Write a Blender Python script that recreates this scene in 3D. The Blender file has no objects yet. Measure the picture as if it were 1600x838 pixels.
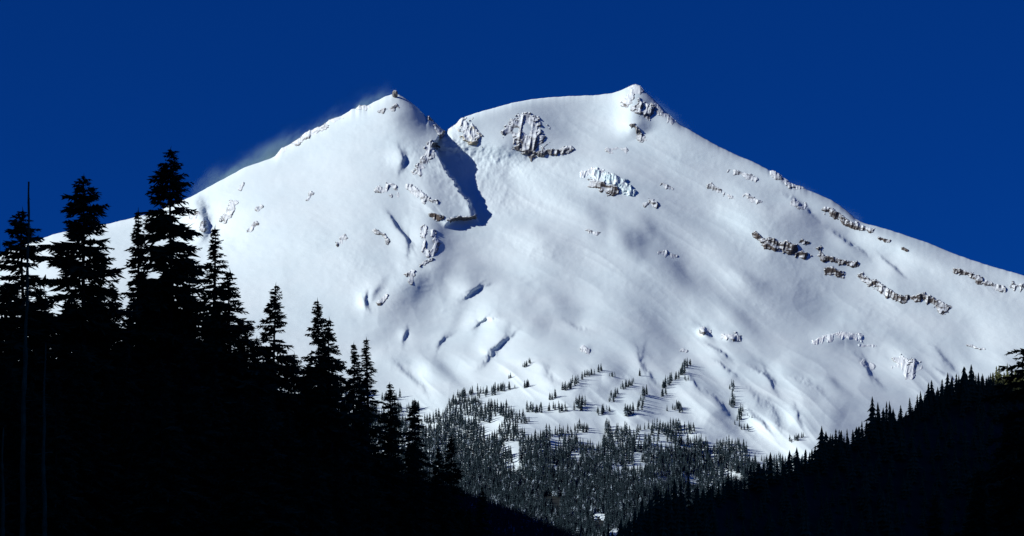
import bpy, math, random
import numpy as np
R = math.radians
sc = bpy.context.scene
COL = sc.collection
# ------------------------------------------------------------------ camera, sky, sun, exposure
F = 3380.0            # focal length in photograph pixels (1600 wide)
CU, HV = 800.0, 870.0  # column of the view axis, row of the horizon
cam_d = bpy.data.cameras.new('camera')
cam = bpy.data.objects.new('camera', cam_d); COL.objects.link(cam); sc.camera = cam
cam.location = (0, 0, 0); cam.rotation_euler = (R(90), 0, 0)
cam_d.sensor_width = 36.0; cam_d.lens = 36.0*F/1600.0
cam_d.shift_y = (HV-419.0)/1600.0
cam_d.clip_start = 0.5; cam_d.clip_end = 80000.0

SUN_EL, SUN_AZ = 26.5, -113.0      # azimuth from the view axis (+Y), negative = left
w = bpy.data.worlds.new('World'); sc.world = w; w.use_nodes = True
nt = w.node_tree; bg = nt.nodes['Background']
sky = nt.nodes.new('ShaderNodeTexSky'); sky.sky_type = 'NISHITA'; sky.sun_disc = False
sky.sun_elevation = R(SUN_EL); sky.sun_rotation = R(SUN_AZ % 360)
sky.altitude = 6000; sky.air_density = 1.0; sky.dust_density = 0.0; sky.ozone_density = 10.0
gm = nt.nodes.new('ShaderNodeGamma'); gm.inputs[1].default_value = 0.5
mx = nt.nodes.new('ShaderNodeMix'); mx.data_type = 'RGBA'; mx.blend_type = 'MULTIPLY'; mx.inputs[0].default_value = 1.0
mx.inputs[7].default_value = (0.012, 0.292, 1.08, 1)
nt.links.new(sky.outputs[0], gm.inputs[0]); nt.links.new(gm.outputs[0], mx.inputs[6]); nt.links.new(mx.outputs[2], bg.inputs[0])
bg.inputs[1].default_value = 0.096

sd = bpy.data.lights.new('sun', 'SUN'); sd.energy = 5.0; sd.angle = R(0.5); sd.color = (1.0, 0.98, 0.935)
so = bpy.data.objects.new('sun', sd); COL.objects.link(so)
so.rotation_euler = (R(90-SUN_EL), 0, R(180-SUN_AZ)+0.0)
sc.view_settings.view_transform = 'Standard'; sc.view_settings.look = 'None'
sc.view_settings.exposure = 0.12; sc.view_settings.gamma = 1.0; sc.view_settings.use_curve_mapping = False
try:
    sc.cycles.max_bounces = 4; sc.cycles.diffuse_bounces = 2; sc.cycles.glossy_bounces = 1
    sc.cycles.transparent_max_bounces = 4; sc.cycles.volume_bounces = 0
    sc.cycles.volume_step_rate = 1.0; sc.cycles.volume_max_steps = 128
except Exception: pass

# ------------------------------------------------------------------ helpers
def perm(seed):
    return np.random.RandomState(seed).rand(4096)
_P = {}
def _h(ix, iy, seed):
    if seed not in _P: _P[seed] = (perm(seed), np.random.RandomState(seed+7).permutation(4096))
    r, p = _P[seed]
    return r[(p[ix & 4095] + iy) & 4095]
def vnoise(x, y, seed=0):
    x = np.asarray(x, float); y = np.asarray(y, float)
    ix = np.floor(x).astype(np.int64); iy = np.floor(y).astype(np.int64)
    fx = x-ix; fy = y-iy
    fx = fx*fx*fx*(fx*(fx*6-15)+10); fy = fy*fy*fy*(fy*(fy*6-15)+10)
    a = _h(ix, iy, seed); b = _h(ix+1, iy, seed); c = _h(ix, iy+1, seed); d = _h(ix+1, iy+1, seed)
    return (a*(1-fx)+b*fx)*(1-fy)+(c*(1-fx)+d*fx)*fy      # 0..1
def fbm(x, y, seed=0, oct=4, gain=0.5):
    s = 0; a = 1; t = 0
    for o in range(oct):
        s = s+a*(vnoise(x*2**o+o*17.3, y*2**o+o*9.1, seed+o)*2-1); t += a; a *= gain
    return s/t                                               # -1..1
def ridged(x, y, seed=0, oct=4, gain=0.55):
    s = 0; a = 1; t = 0
    for o in range(oct):
        s = s+a*(1-np.abs(vnoise(x*2**o+o*13.7, y*2**o+o*5.9, seed+o)*2-1)); t += a; a *= gain
    return s/t                                               # 0..1
def sstep(a, b, x):
    t = np.clip((x-a)/(b-a), 0, 1); return t*t*(3-2*t)

def mesh_obj(name, verts, faces, mat=None, parent=None, smooth=False, tag=None, loc=None):
    """verts (n,3) array, faces (m,3|4) array"""
    me = bpy.data.meshes.new(name)
    verts = np.asarray(verts, np.float32); faces = np.asarray(faces, np.int32)
    k = faces.shape[1]
    me.vertices.add(len(verts)); me.vertices.foreach_set('co', verts.ravel())
    me.loops.add(faces.size); me.loops.foreach_set('vertex_index', faces.ravel())
    me.polygons.add(len(faces)); me.polygons.foreach_set('loop_start', np.arange(0, faces.size, k, dtype=np.int32))
    me.polygons.foreach_set('loop_total', np.full(len(faces), k, np.int32))
    me.polygons.foreach_set('use_smooth', np.full(len(faces), smooth))
    me.update(calc_edges=True); me.validate(clean_customdata=False)
    if mat: me.materials.append(mat)
    o = bpy.data.objects.new(name, me); COL.objects.link(o)
    if parent: o.parent = parent
    if loc is not None: o.location = loc
    if tag: settag(o, **tag)
    return o
def settag(o, label=None, category=None, group=None, kind=None):
    for k, v in (('label', label), ('category', category), ('group', group), ('kind', kind)):
        if v: o[k] = v
def empty(name, loc, **t):
    o = bpy.data.objects.new(name, None); COL.objects.link(o); o.location = loc; o.empty_display_size = 0.5
    settag(o, **t); return o
def grid_faces(nr, nc):
    i = np.arange((nr-1)*nc).reshape(nr-1, nc)[:, :-1].ravel()
    return np.stack([i, i+nc, i+nc+1, i+1], 1)
def P3(u, v, y):
    """photo pixel + distance -> world point"""
    return np.stack([y*(u-CU)/F, y, y*(HV-v)/F], -1)

# ------------------------------------------------------------------ materials
def newmat(name):
    m = bpy.data.materials.new(name); m.use_nodes = True
    n = m.node_tree; b = n.nodes['Principled BSDF']
    return m, n, b
def N(n, t, **kw):
    x = n.nodes.new(t)
    for k, v in kw.items(): setattr(x, k, v)
    return x
def noise_node(n, scale, detail=4, rough=0.55, vec=None, coord='Object'):
    if vec is None:
        tc = N(n, 'ShaderNodeTexCoord'); vec = tc.outputs[coord]
    t = N(n, 'ShaderNodeTexNoise'); t.inputs['Scale'].default_value = scale
    t.inputs['Detail'].default_value = detail; t.inputs['Roughness'].default_value = rough
    n.links.new(vec, t.inputs['Vector']); return t
def ramp(n, src, stops):
    r = N(n, 'ShaderNodeValToRGB'); e = r.color_ramp.elements
    while len(e) < len(stops): e.new(0.5)
    for k, (p, c) in enumerate(stops):
        e[k].position = p; e[k].color = (*c, 1) if len(c) == 3 else c
    n.links.new(src, r.inputs[0]); return r

def snow_mat():
    m, n, b = newmat('wind_packed_snow')
    t = noise_node(n, 0.0035, 5); r = ramp(n, t.outputs[0], [(0.3, (0.645, 0.77, 0.82)), (0.7, (0.70, 0.805, 0.845))])
    n.links.new(r.outputs[0], b.inputs['Base Color'])
    b.inputs['Roughness'].default_value = 0.75; b.inputs['Specular IOR Level'].default_value = 0.25
    tc = N(n, 'ShaderNodeTexCoord'); mp = N(n, 'ShaderNodeMapping'); mp.inputs['Scale'].default_value = (1, .45, 1.8)
    n.links.new(tc.outputs['Object'], mp.inputs[0])
    t2 = noise_node(n, 0.02, 6, 0.6, vec=mp.outputs[0]); bp = N(n, 'ShaderNodeBump'); bp.inputs['Strength'].default_value = 0.2
    bp.inputs['Distance'].default_value = 5.0
    n.links.new(t2.outputs[0], bp.inputs['Height']); n.links.new(bp.outputs[0], b.inputs['Normal'])
    # below the winter snow line the closed forest stands on bare dark ground
    sz = N(n, 'ShaderNodeSeparateXYZ'); n.links.new(tc.outputs['Object'], sz.inputs[0])
    t4 = noise_node(n, 0.012, 4, .6); ad = N(n, 'ShaderNodeMath', operation='MULTIPLY_ADD'); ad.inputs[1].default_value = 170
    n.links.new(t4.outputs[0], ad.inputs[0]); n.links.new(sz.outputs['Z'], ad.inputs[2])
    mr = N(n, 'ShaderNodeMapRange'); mr.inputs[1].default_value = 285; mr.inputs[2].default_value = 330; n.links.new(ad.outputs[0], mr.inputs[0])
    mix = N(n, 'ShaderNodeMix', data_type='RGBA'); n.links.new(mr.outputs[0], mix.inputs[0]); mix.inputs[6].default_value = (.018, .022, .022, 1)
    n.links.new(r.outputs[0], mix.inputs[7]); n.links.new(mix.outputs[2], b.inputs['Base Color'])
    return m
def rock_mat(name, c1, c2, snow_lo, snow_hi, snowcol=(0.71, 0.78, 0.82)):
    """bare rock with snow lying where the face is flat enough"""
    m, n, b = newmat(name)
    t = noise_node(n, 0.03, 6, 0.65); r = ramp(n, t.outputs[0], [(0.3, c1), (0.7, c2)])
    g = N(n, 'ShaderNodeNewGeometry'); sx = N(n, 'ShaderNodeSeparateXYZ'); n.links.new(g.outputs['Normal'], sx.inputs[0])
    t2 = noise_node(n, 0.022, 5, 0.6)
    ma = N(n, 'ShaderNodeMath', operation='MULTIPLY_ADD'); ma.inputs[1].default_value = 0.9; n.links.new(t2.outputs[0], ma.inputs[0])
    n.links.new(sx.outputs['Z'], ma.inputs[2])
    mr = N(n, 'ShaderNodeMapRange'); mr.inputs[1].default_value = snow_lo; mr.inputs[2].default_value = snow_hi
    n.links.new(ma.outputs[0], mr.inputs[0])
    mix = N(n, 'ShaderNodeMix', data_type='RGBA'); n.links.new(mr.outputs[0], mix.inputs[0]); n.links.new(r.outputs[0], mix.inputs[6])
    mix.inputs[7].default_value = (*snowcol, 1); n.links.new(mix.outputs[2], b.inputs['Base Color'])
    b.inputs['Roughness'].default_value = 0.85
    return m
def simple(name, c1, c2, scale, rough=0.9):
    m, n, b = newmat(name); t = noise_node(n, scale, 5); r = ramp(n, t.outputs[0], [(0.3, c1), (0.7, c2)])
    n.links.new(r.outputs[0], b.inputs['Base Color']); b.inputs['Roughness'].default_value = rough
    b.inputs['Specular IOR Level'].default_value = 0.15
    return m
M_SNOW = snow_mat()
M_RIME = rock_mat('rimed_rock', (0.07, 0.07, 0.072), (0.17, 0.165, 0.16), 0.98, 1.22)
M_BROWN = rock_mat('brown_rock', (0.035, 0.029, 0.026), (0.10, 0.08, 0.068), 1.06, 1.26)
M_YELL = rock_mat('ochre_rock', (0.20, 0.18, 0.12), (0.42, 0.38, 0.28), 0.75, 1.1)
M_ICE = simple('turquoise_glacier_ice', (0.50, 0.70, 0.75), (0.80, 0.86, 0.88), 0.03, 0.35)
M_ICE2 = simple('pale_glacier_ice', (0.66, 0.76, 0.82), (0.82, 0.85, 0.87), 0.03, 0.5)
M_FOL = simple('dark_conifer_needles', (0.035, 0.050, 0.018), (0.095, 0.11, 0.038), 0.9)
M_FOL2 = simple('hillside_conifer_needles', (0.06, 0.075, 0.028), (0.115, 0.125, 0.05), 0.08)
M_BARK = simple('conifer_bark', (0.035, 0.028, 0.02), (0.09, 0.07, 0.05), 2.0)
M_DEAD = simple('weathered_dead_wood', (0.12, 0.085, 0.035), (0.30, 0.21, 0.09), 1.5)
M_GROUND = simple('forest_floor', (0.02, 0.022, 0.012), (0.05, 0.045, 0.03), 0.05)
def snowy_fol():
    m, n, b = newmat('snow_dusted_needles')
    g = N(n, 'ShaderNodeNewGeometry'); sx = N(n, 'ShaderNodeSeparateXYZ'); n.links.new(g.outputs['Normal'], sx.inputs[0])
    t2 = noise_node(n, 0.22, 3, 0.7); 
    oi = N(n, 'ShaderNodeNewGeometry')
    t3 = noise_node(n, 0.035, 3, 0.6, vec=oi.outputs['Position'])
    ad = N(n, 'ShaderNodeMath', operation='MULTIPLY_ADD'); ad.inputs[1].default_value = 1.3; n.links.new(t3.outputs[0], ad.inputs[0]); n.links.new(t2.outputs[0], ad.inputs[2])
    ma = N(n, 'ShaderNodeMath', operation='MULTIPLY_ADD'); ma.inputs[1].default_value = 0.35; n.links.new(sx.outputs['Z'], ma.inputs[0])
    n.links.new(ad.outputs[0], ma.inputs[2])
    mr = N(n, 'ShaderNodeMapRange'); mr.inputs[1].default_value = 1.40; mr.inputs[2].default_value = 1.68
    n.links.new(ma.outputs[0], mr.inputs[0])
    mix = N(n, 'ShaderNodeMix', data_type='RGBA'); n.links.new(mr.outputs[0], mix.inputs[0])
    mix.inputs[6].default_value = (0.014, 0.026, 0.034, 1); mix.inputs[7].default_value = (0.42, 0.53, 0.64, 1)
    n.links.new(mix.outputs[2], b.inputs['Base Color']); b.inputs['Roughness'].default_value = 0.9
    b.inputs['Specular IOR Level'].default_value = 0.1
    return m
M_SFOL = snowy_fol()

# ------------------------------------------------------------------ the mountain
SKY = np.array([(-400, 440), (-150, 424), (0, 397), (61, 374.6), (88, 365), (160, 352), (202, 342), (237, 333), (298, 308), (336, 287), (382, 262),
  (420, 249), (430, 244), (440, 231), (452, 227), (460, 221), (468, 215), (483, 206), (500, 200), (508, 192), (516, 187), (528, 184), (545, 174),
  (556, 169), (561, 164), (566, 166), (573, 165), (579, 162), (590, 157), (602, 151), (612, 148), (624, 148), (638, 157), (651, 167), (660, 176), (666, 182), (669, 180),
  (674, 185), (680, 192), (688, 200), (697, 207), (699.5, 203), (706, 198), (712.6, 194), (718, 187), (722.6, 184), (743, 177), (773, 168.5),
  (800, 161), (830, 155.5), (856, 152.6), (880, 151), (931, 149), (956, 146), (971, 141), (986, 134), (993, 131.5), (1000, 134), (1006, 141),
  (1021, 155), (1038, 172), (1053, 187), (1064, 196), (1078, 203), (1100, 216), (1123, 229), (1150, 242), (1177, 253), (1203, 266), (1212, 268),
  (1220, 274), (1237, 288), (1250, 291), (1264, 298), (1284, 306), (1300, 313), (1312, 321), (1324, 330), (1336, 341), (1350, 349), (1384, 357.6), (1417, 368.6),
  (1451, 380), (1484, 394), (1517, 406), (1551, 417), (1594, 429), (1700, 462), (1850, 505), (2100, 560)], float)
def skyv(u):
    v = np.interp(u, SKY[:, 0], SKY[:, 1])
    rough = np.where((u > 436) & (u < 582), 1.6, 0.45)+np.where((u > 1200) & (u < 1262), 1.4, 0)+np.where((u > 664) & (u < 700), 1.0, 0)
    return v+rough*(fbm(u*0.16, u*0+3, 41, 3))-np.where((u > 470) & (u < 530), 1.6*ridged(u*.11, u*0, 4, 2), 0)
# base distance: thin plate spline through (u, v, distance)
CP = np.array([(-350, 440, 8700), (0, 400, 9000), (60, 380, 9050), (298, 310, 9300), (440, 235, 9560), (540, 180, 9720), (617, 150, 9820), (690, 205, 9800),
  (560, 240, 9480), (600, 300, 9190), (400, 330, 9080), (300, 380, 8950), (200, 430, 8650), (500, 400, 8700), (640, 400, 8760),
  (300, 500, 8150), (450, 500, 8180), (600, 500, 8230), (100, 520, 8000), (-300, 600, 7600),
  (740, 182, 9960), (745, 235, 9730), (790, 222, 9830), (800, 270, 9650), (820, 160, 10210), (930, 150, 10480), (993, 135, 10560), (900, 215, 10070), (820, 250, 9760), (960, 260, 9820), (1100, 230, 10180),
  (780, 300, 9430), (860, 330, 9330), (1000, 330, 9500), (1120, 320, 9780), (1250, 300, 10000), (1350, 350, 9960), (1500, 405, 9860), (1600, 435, 9800), (1850, 510, 9700),
  (1200, 380, 9560), (1400, 450, 9540), (1560, 500, 9500), (1000, 430, 9000), (850, 420, 8900), (740, 420, 8800), (1150, 470, 9000), (1300, 500, 9180),
  (900, 520, 8350), (700, 520, 8250), (1050, 560, 8250), (1200, 570, 8350), (1350, 570, 8720), (1500, 580, 8950), (1700, 600, 9000),
  (620, 580, 7750), (760, 580, 7750), (880, 600, 7400), (1000, 620, 7350), (1100, 660, 7200), (1190, 690, 7080), (1300, 660, 7400), (1500, 680, 7850),
  (650, 680, 6900), (800, 690, 6700), (950, 700, 6750), (1100, 740, 6700), (600, 760, 6250), (800, 770, 6100), (1000, 770, 6150), (1250, 760, 6620), (300, 700, 6700),
  (600, 860, 5400), (900, 860, 5350), (1200, 860, 5700), (1500, 860, 6500), (200, 860, 5500), (-350, 860, 5500), (1850, 860, 7200)], float)
def tps_fit(cp, lam=2e-4):
    x = cp[:, :2]/500.0; n = len(x)
    d2 = ((x[:, None]-x[None])**2).sum(2); K = 0.5*d2*np.log(d2+1e-12)
    Pm = np.hstack([np.ones((n, 1)), x]); A = np.zeros((n+3, n+3)); A[:n, :n] = K+lam*np.eye(n); A[:n, n:] = Pm; A[n:, :n] = Pm.T
    return np.linalg.solve(A, np.concatenate([cp[:, 2], np.zeros(3)]))
TW = tps_fit(CP)
def tps(u, v):
    sh = np.shape(u); x = np.stack([np.ravel(u), np.ravel(v)], 1)/500.0; c = CP[:, :2]/500.0
    o = np.empty(len(x))
    for i in range(0, len(x), 100000):
        xx = x[i:i+100000]; d2 = (xx[:, :1]-c[:, 0])**2+(xx[:, 1:]-c[:, 1])**2
        o[i:i+100000] = (0.5*d2*np.log(d2+1e-12))@TW[:-3]+TW[-3]+xx@TW[-2:]
    return o.reshape(sh)
def pdist(u, v, pts, q=False):
    """signed distance (positive on the right-hand side of a line drawn downwards) and 0..1 position along it"""
    bq = np.zeros(np.shape(u))
    best = np.full(np.shape(u), 1e9); sg = np.zeros(np.shape(u)); al = np.zeros(np.shape(u))
    L = [math.dist(pts[i], pts[i+1]) for i in range(len(pts)-1)]; T = sum(L); acc = 0
    for i in range(len(pts)-1):
        (a, b), (c, d) = pts[i], pts[i+1]; du, dv = c-a, d-b; l2 = du*du+dv*dv+1e-9
        t = np.clip(((u-a)*du+(v-b)*dv)/l2, 0, 1); qu = u-a-t*du; qv = v-b-t*dv; r = np.hypot(qu, qv)
        m = r < best; best = np.where(m, r, best); sg = np.where(m, np.sign(qu*dv-qv*du), sg); al = np.where(m, (acc+t*L[i])/T, al); bq = np.where(m, qv, bq); acc += L[i]
    if q: return best, al, bq
    return best*np.where(sg == 0, 1, sg), al
# ridge that carries the left peak down towards the viewer; its right side drops into the bowl
RIDGE = [(697, 200), (687, 212), (676, 226), (681, 240), (695, 262), (711, 284), (719, 299), (735, 318), (743, 336)]
# (points, amount of step in metres, width of the step px, reach of the high side px)
SCARPS = [
 ([(608, 338), (614, 344), (622, 355), (633, 368), (637, 376), (635, 396)], 30, 2.0, 22),
 ([(757, 448), (743, 453), (736, 460), (727, 464)], 34, 2.0, 20),
 ([(775, 497), (754, 500), (745, 508), (743, 516)], 26, 2.0, 18),
 ([(791, 518), (789, 531), (777, 541), (769, 553), (757, 566)], 48, 3.0, 26),
 ([(778, 548), (768, 556), (752, 548)], 20, 3, 14),
 ([(700, 526), (691, 533), (687, 544)], 20, 1.6, 15),
 ([(635, 520), (633, 531)], 20, 2, 12),
 ([(622, 566), (632, 575), (642, 588), (655, 600), (672, 622)], 20, 3, 30),
 ([(668, 552), (680, 566), (700, 582), (722, 602)], 26, 5, 34),
 ([(996, 546), (1004, 556), (1002, 569), (1013, 584), (1022, 600)], 30, 2.2, 26),
 ([(1092, 512), (1100, 514), (1112, 526)], 34, 2.5, 12),
 ([(1110, 541), (1124, 549), (1138, 559)], 26, 1.8, 18),
 ([(1125, 568), (1138, 576), (1150, 583)], 24, 1.8, 18),
 ([(1176, 579), (1190, 581), (1203, 590), (1212, 608)], 46, 2.5, 24),
 ([(1341, 560), (1352, 570), (1357, 582), (1374, 597)], 30, 2.0, 22),
 ([(1305, 364), (1322, 376), (1345, 396)], 30, 2.5, 24),
 ([(1232, 310), (1248, 320), (1264, 333)], 26, 3, 26),
 ([(1384, 407), (1406, 426)], 20, 2, 20),
 ([(1466, 548), (1480, 562), (1494, 578)], 20, 3, 25),
 ([(1474, 580), (1488, 588), (1500, 596)], 20, 2, 22),
 ([(626, 238), (629, 249), (626, 261)], 26, 1.8, 18),
 ([(909, 320), (945, 345), (983, 373), (1020, 396), (1063, 424), (1107, 460)], 44, 14, 60),
 ([(978, 331), (1006, 347), (1033, 371), (1050, 388)], 15, 8, 40),
 ([(1034, 400), (1050, 411), (1070, 430)], 13, 6, 30),
 ([(1146, 421), (1165, 427), (1183, 440)], 22, 5, 30),
 ([(1112, 470), (1145, 490), (1180, 520)], 22, 9, 44),
 ([(1238, 590), (1262, 602), (1280, 617)], 22, 4, 30),
 ([(1195, 622), (1210, 640), (1222, 672)], 22, 4, 22),
 ([(1170, 640), (1190, 655), (1204, 674)], 22, 3, 18),
 ([(1236, 636), (1244, 642), (1249, 658)], 26, 3, 18),
 ([(1104, 610), (1125, 632), (1140, 652)], 20, 3, 22),
 ([(1262, 580), (1300, 600), (1330, 622)], 18, 5, 34),
 ([(1080, 590), (1092, 606)], 20, 3, 18),
 ([(1165, 600), (1182, 618), (1196, 640)], 18, 4, 26),
 ([(892, 505), (900, 511), (915, 516)], 20, 3, 20),
 ([(830, 455), (880, 470), (925, 500)], 30, 12, 60),
 ([(760, 455), (800, 462), (830, 485)], 28, 10, 44),
 ([(700, 405), (740, 415), (790, 440)], 28, 10, 50),
 ([(600, 445), (592, 455), (586, 466)], 14, 5, 26),
 ([(573, 462), (571, 472), (574, 478)], 22, 2, 12),
 ([(318, 325), (320, 345), (318, 360)], 40, 4, 34),
 ([(830, 350), (850, 356), (880, 372)], 28, 10, 44),
 ([(1166, 300), (1200, 330), (1260, 345), (1300, 372)], 16, 14, 60),
 ([(900, 590), (912, 600), (908, 612)], 20, 4, 18),
 ([(862, 562), (850, 576), (858, 594), (880, 606)], 20, 4, 22),
 ([(940, 578), (960, 590), (985, 596)], 16, 4, 20),
 ([(728, 470), (700, 520), (690, 528)], 10, 8, 30)]
# (points, height towards the viewer m, half width px)
RIDGES = [
 ([(673, 226), (664, 262), (668, 300), (676, 335), (668, 370), (664, 410), (640, 440), (600, 470), (560, 505)], 48, 30),
 ([(664, 410), (700, 425), (745, 448)], 26, 22),
 ([(617, 150), (640, 220), (655, 262)], 26, 40),
 ([(560, 560), (610, 560), (668, 548), (720, 556), (775, 584)], 38, 22),
 ([(668, 548), (676, 600), (690, 640)], 30, 18),
 ([(745, 500), (800, 496), (860, 515)], 30, 22),
 ([(993, 133), (990, 190), (1000, 215)], 70, 22),
 ([(1000, 200), (1090, 260), (1180, 320), (1240, 372)], 28, 44),
 ([(1093, 512), (1150, 560), (1206, 600), (1245, 640)], 30, 22),
 ([(1060, 555), (1100, 600), (1140, 650)], 34, 24),
 ([(1215, 560), (1245, 600), (1270, 650)], 36, 22),
 ([(1265, 535), (1320, 518), (1380, 530), (1440, 560), (1490, 585)], 44, 22),
 ([(1180, 372), (1260, 396), (1350, 436), (1480, 480)], 14, 24),
 ([(1290, 325), (1370, 360), (1480, 415), (1580, 455)], 36, 18),
 ([(905, 590), (940, 568), (975, 590)], 34, 18),
 ([(1230, 660), (1290, 640), (1320, 655)], 36, 20)]
BUMPS = [(1100, 517, 8, 8, 30), (1141, 527, 14, 8, 34), (1415, 572, 22, 22, 34), (945, 285, 34, 20, 34), (823, 208, 34, 28, 14), (726, 205, 20, 24, 12),
         (1310, 528, 40, 12, 26), (915, 545, 8, 8, 20), (935, 600, 30, 18, 30), (1000, 645, 30, 16, 26), (1210, 395, 30, 14, 8), (1300, 408, 26, 18, 8)]
def flow_noise(u, v):
    # snow waves run down to the right on the right flank and mostly level on the left face
    wr = sstep(640, 880, u)
    ang = 0.50
    du, dv = np.cos(ang), np.sin(ang)
    a = u*du+v*dv; b = -u*dv+v*du+60*fbm(u*.0032, v*.0040, 71, 2)-0.0011*np.maximum(u-950, 0)*np.maximum(v-380, 0)*.5
    right = 36*fbm(a*0.0050, b*0.017, 51, 2, .36)+8*ridged(a*0.008, b*0.030, 57, 2, .4)+0.8*fbm(a*0.012, b*0.07, 55, 2)
    low = sstep(500, 620, v)*sstep(1240, 1080, u+0*v)+sstep(500, 600, v)*sstep(1000, 1100, u)
    right = right*(1+0.9*np.clip(low, 0, 1))
    left = 20*fbm(u*0.005, v*0.012, 61, 3, .38)+1.5*fbm(u*.02+5, v*.03, 65, 3)
    return right*wr+left*(1-wr)
def depth(u, v):
    u = np.asarray(u, float); v = np.asarray(v, float)
    D = tps(u, v)
    top = v-skyv(u)
    # step of the peak's right-hand face
    d, al = pdist(u, v, RIDGE)
    d = d+4.5*fbm(u*.12, v*.12, 81, 4, .6)
    win = sstep(1150, 900, u)
    S = (215*np.exp(-((v-255)/42.0)**2)+110*np.exp(-((v-322)/30.0)**2))*sstep(358, 336, v)*sstep(188, 222, v)
    lam = 8+92*sstep(205, 268, v)
    right = sstep(-1.5, 2.5, d); d0 = d
    D = D+win*S*right*np.exp(-np.maximum(d, 0)/lam)
    D = D-0.30*S*np.exp(np.minimum(d, 0)/42.0)*(1-right)
    # ledge that closes the face at its foot
    d, al = pdist(u, v, [(746, 338), (728, 342), (712, 341), (700, 350), (693, 358)])
    D = D-44*sstep(3, -3, d)*np.exp(-np.abs(d)/34.0)*sstep(0, .2, al)*sstep(1.0, .75, al)
    for pts, A, w1, w2 in SCARPS:
        p = np.array(pts, float); m = w2*2.6+10
        k = (u > p[:, 0].min()-m) & (u < p[:, 0].max()+m) & (v > p[:, 1].min()-m) & (v < p[:, 1].max()+m)
        if not k.any(): continue
        uu, vv = u[k], v[k]
        sg = np.hypot(*(p[1:]-p[:-1]).T); cum = np.concatenate([[0], np.cumsum(sg)]); T = cum[-1]
        nk = max(5, int(T/(w2*.35))); tk = (np.arange(nk)+.5)/nk*T
        cu = np.interp(tk, cum, p[:, 0]); cv = np.interp(tk, cum, p[:, 1])
        du = np.interp(tk+2, cum, p[:, 0])-np.interp(tk-2, cum, p[:, 0]); dv = np.interp(tk+2, cum, p[:, 1])-np.interp(tk-2, cum, p[:, 1])
        ln = np.hypot(du, dv)+1e-9; du /= ln; dv /= ln
        jit = (2.6*fbm(uu*.13, vv*.13, 91, 4, .6) if w1 < 5 else 0)+.25*w2*fbm(uu*.02, vv*.02, 93, 2)
        acc = np.zeros(uu.shape); w = w2*.62; cw = 0
        ds = T/nk; norm = w*math.sqrt(2*math.pi)/ds
        norm = max(norm if T > 2.5*w else nk*.8, 1)
        for q in range(nk):
            e = math.sin(math.pi*(q+.5)/nk)**.4
            r2 = ((uu-cu[q])**2+(vv-cv[q])**2)/(2*w*w)
            d = (uu-cu[q])*dv[q]-(vv-cv[q])*du[q]+jit
            t = np.tanh(d/(w1*(.7 if w1 < 4 else 1)/e**1.5))
            acc += e*np.exp(-r2)*(.5*(1-t)-.30*(1+t))
        D[k] -= (1.05 if w1 < 4 else 1.45)*(1.5 if p[0, 0] > 1040 and p[0, 1] > 535 else 1)*A*acc/norm
    for pts, A, wd in RIDGES:
        p = np.array(pts); m = wd*2.6
        k = (u > p[:, 0].min()-m) & (u < p[:, 0].max()+m) & (v > p[:, 1].min()-m) & (v < p[:, 1].max()+m)
        if not k.any(): continue
        uu, vv = u[k], v[k]; d, al = pdist(uu, vv, pts); d = d+0.12*wd*fbm(uu*.03, vv*.03, 95, 3)
        D[k] -= A*np.exp(-(d/wd)**2)*sstep(-.05, .3, al)*sstep(1.05, .7, al)
    for cu, cv, ru, rv, A in BUMPS:
        r2 = ((u-cu)/ru)**2+((v-cv)/rv)**2
        D = D-A*np.exp(-r2*1.3)
    D = D-flow_noise(u, v)*sstep(0, 60, top)
    # wind crust, and rounder knobs on the forested foot
    # crusted and crevassed patches, and folds that run down the lower basin
    pm = sstep(.12, .45, fbm(u*.011, v*.016, 111, 3))
    D = D-2.6*ridged(u*.055+v*.02, v*.11-u*.03, 113, 3, .5)*pm*sstep(0, 25, top)
    a_ = u*.80+v*.60; b_ = -u*.60+v*.80+16*fbm(u*.01, v*.01, 117, 2)
    lowb = sstep(520, 590, v)*sstep(720, 660, v)
    D = D-27*ridged(a_*.009, b_*.034, 119, 2, .4)*lowb*sstep(600, 700, u)
    wx = 22*fbm(u*.008, v*.008, 125, 2)
    D = D-13*ridged((u+wx)*.010, (v+wx)*.024, 127, 3, .4)*sstep(390, 450, v)*sstep(600, 560, v)*sstep(520, 600, u)*sstep(1000, 850, u)
    D = D-9*ridged((u-wx)*.008, (v+wx)*.016, 129, 3, .4)*sstep(20, 70, top)*sstep(640, 540, u)
    # rough walls inside the shaded face
    D = D-20*ridged(u*.05+v*.02, v*.03, 121, 4)*win*right*np.exp(-np.maximum(d0, 0)/45.0)*sstep(205, 240, v)*sstep(350, 330, v)
    D = D-0.9*fbm(u*.10, v*.13, 75, 3)*sstep(0, 30, top)
    forest = sstep(600, 700, v)
    D = D-26*fbm(u*.014, v*.02, 85, 3)*forest
    # crest rounds over
    D = D+55*np.exp(-np.maximum(top, 0)/5.0)
    return D
us = np.concatenate([np.arange(-380, 0, 10), np.arange(0, 540, 2.0), np.arange(540, 1280, 1.25), np.arange(1280, 1600, 1.6), np.arange(1600, 2080, 10)])
NR = 520
g = np.linspace(0, 1, NR)
sv = skyv(us)
V = sv[None, :]+(880-sv[None, :])*(0.85*g+0.15*g**2)[:, None]
U = np.repeat(us[None, :], NR, 0)
Dm = depth(U, V)
pts = P3(U, V, Dm)
back = []
for k, (dy, dz) in enumerate([(25, -6), (70, -30), (200, -110), (600, -380), (1800, -1100), (4200, -2300)]):
    b = pts[0].copy(); b[:, 1] += dy; b[:, 0] *= 1; b[:, 2] = np.maximum(b[:, 2]+dz, -30); back.append(b)
pts = np.concatenate([np.array(back[::-1]), pts], 0)
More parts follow.
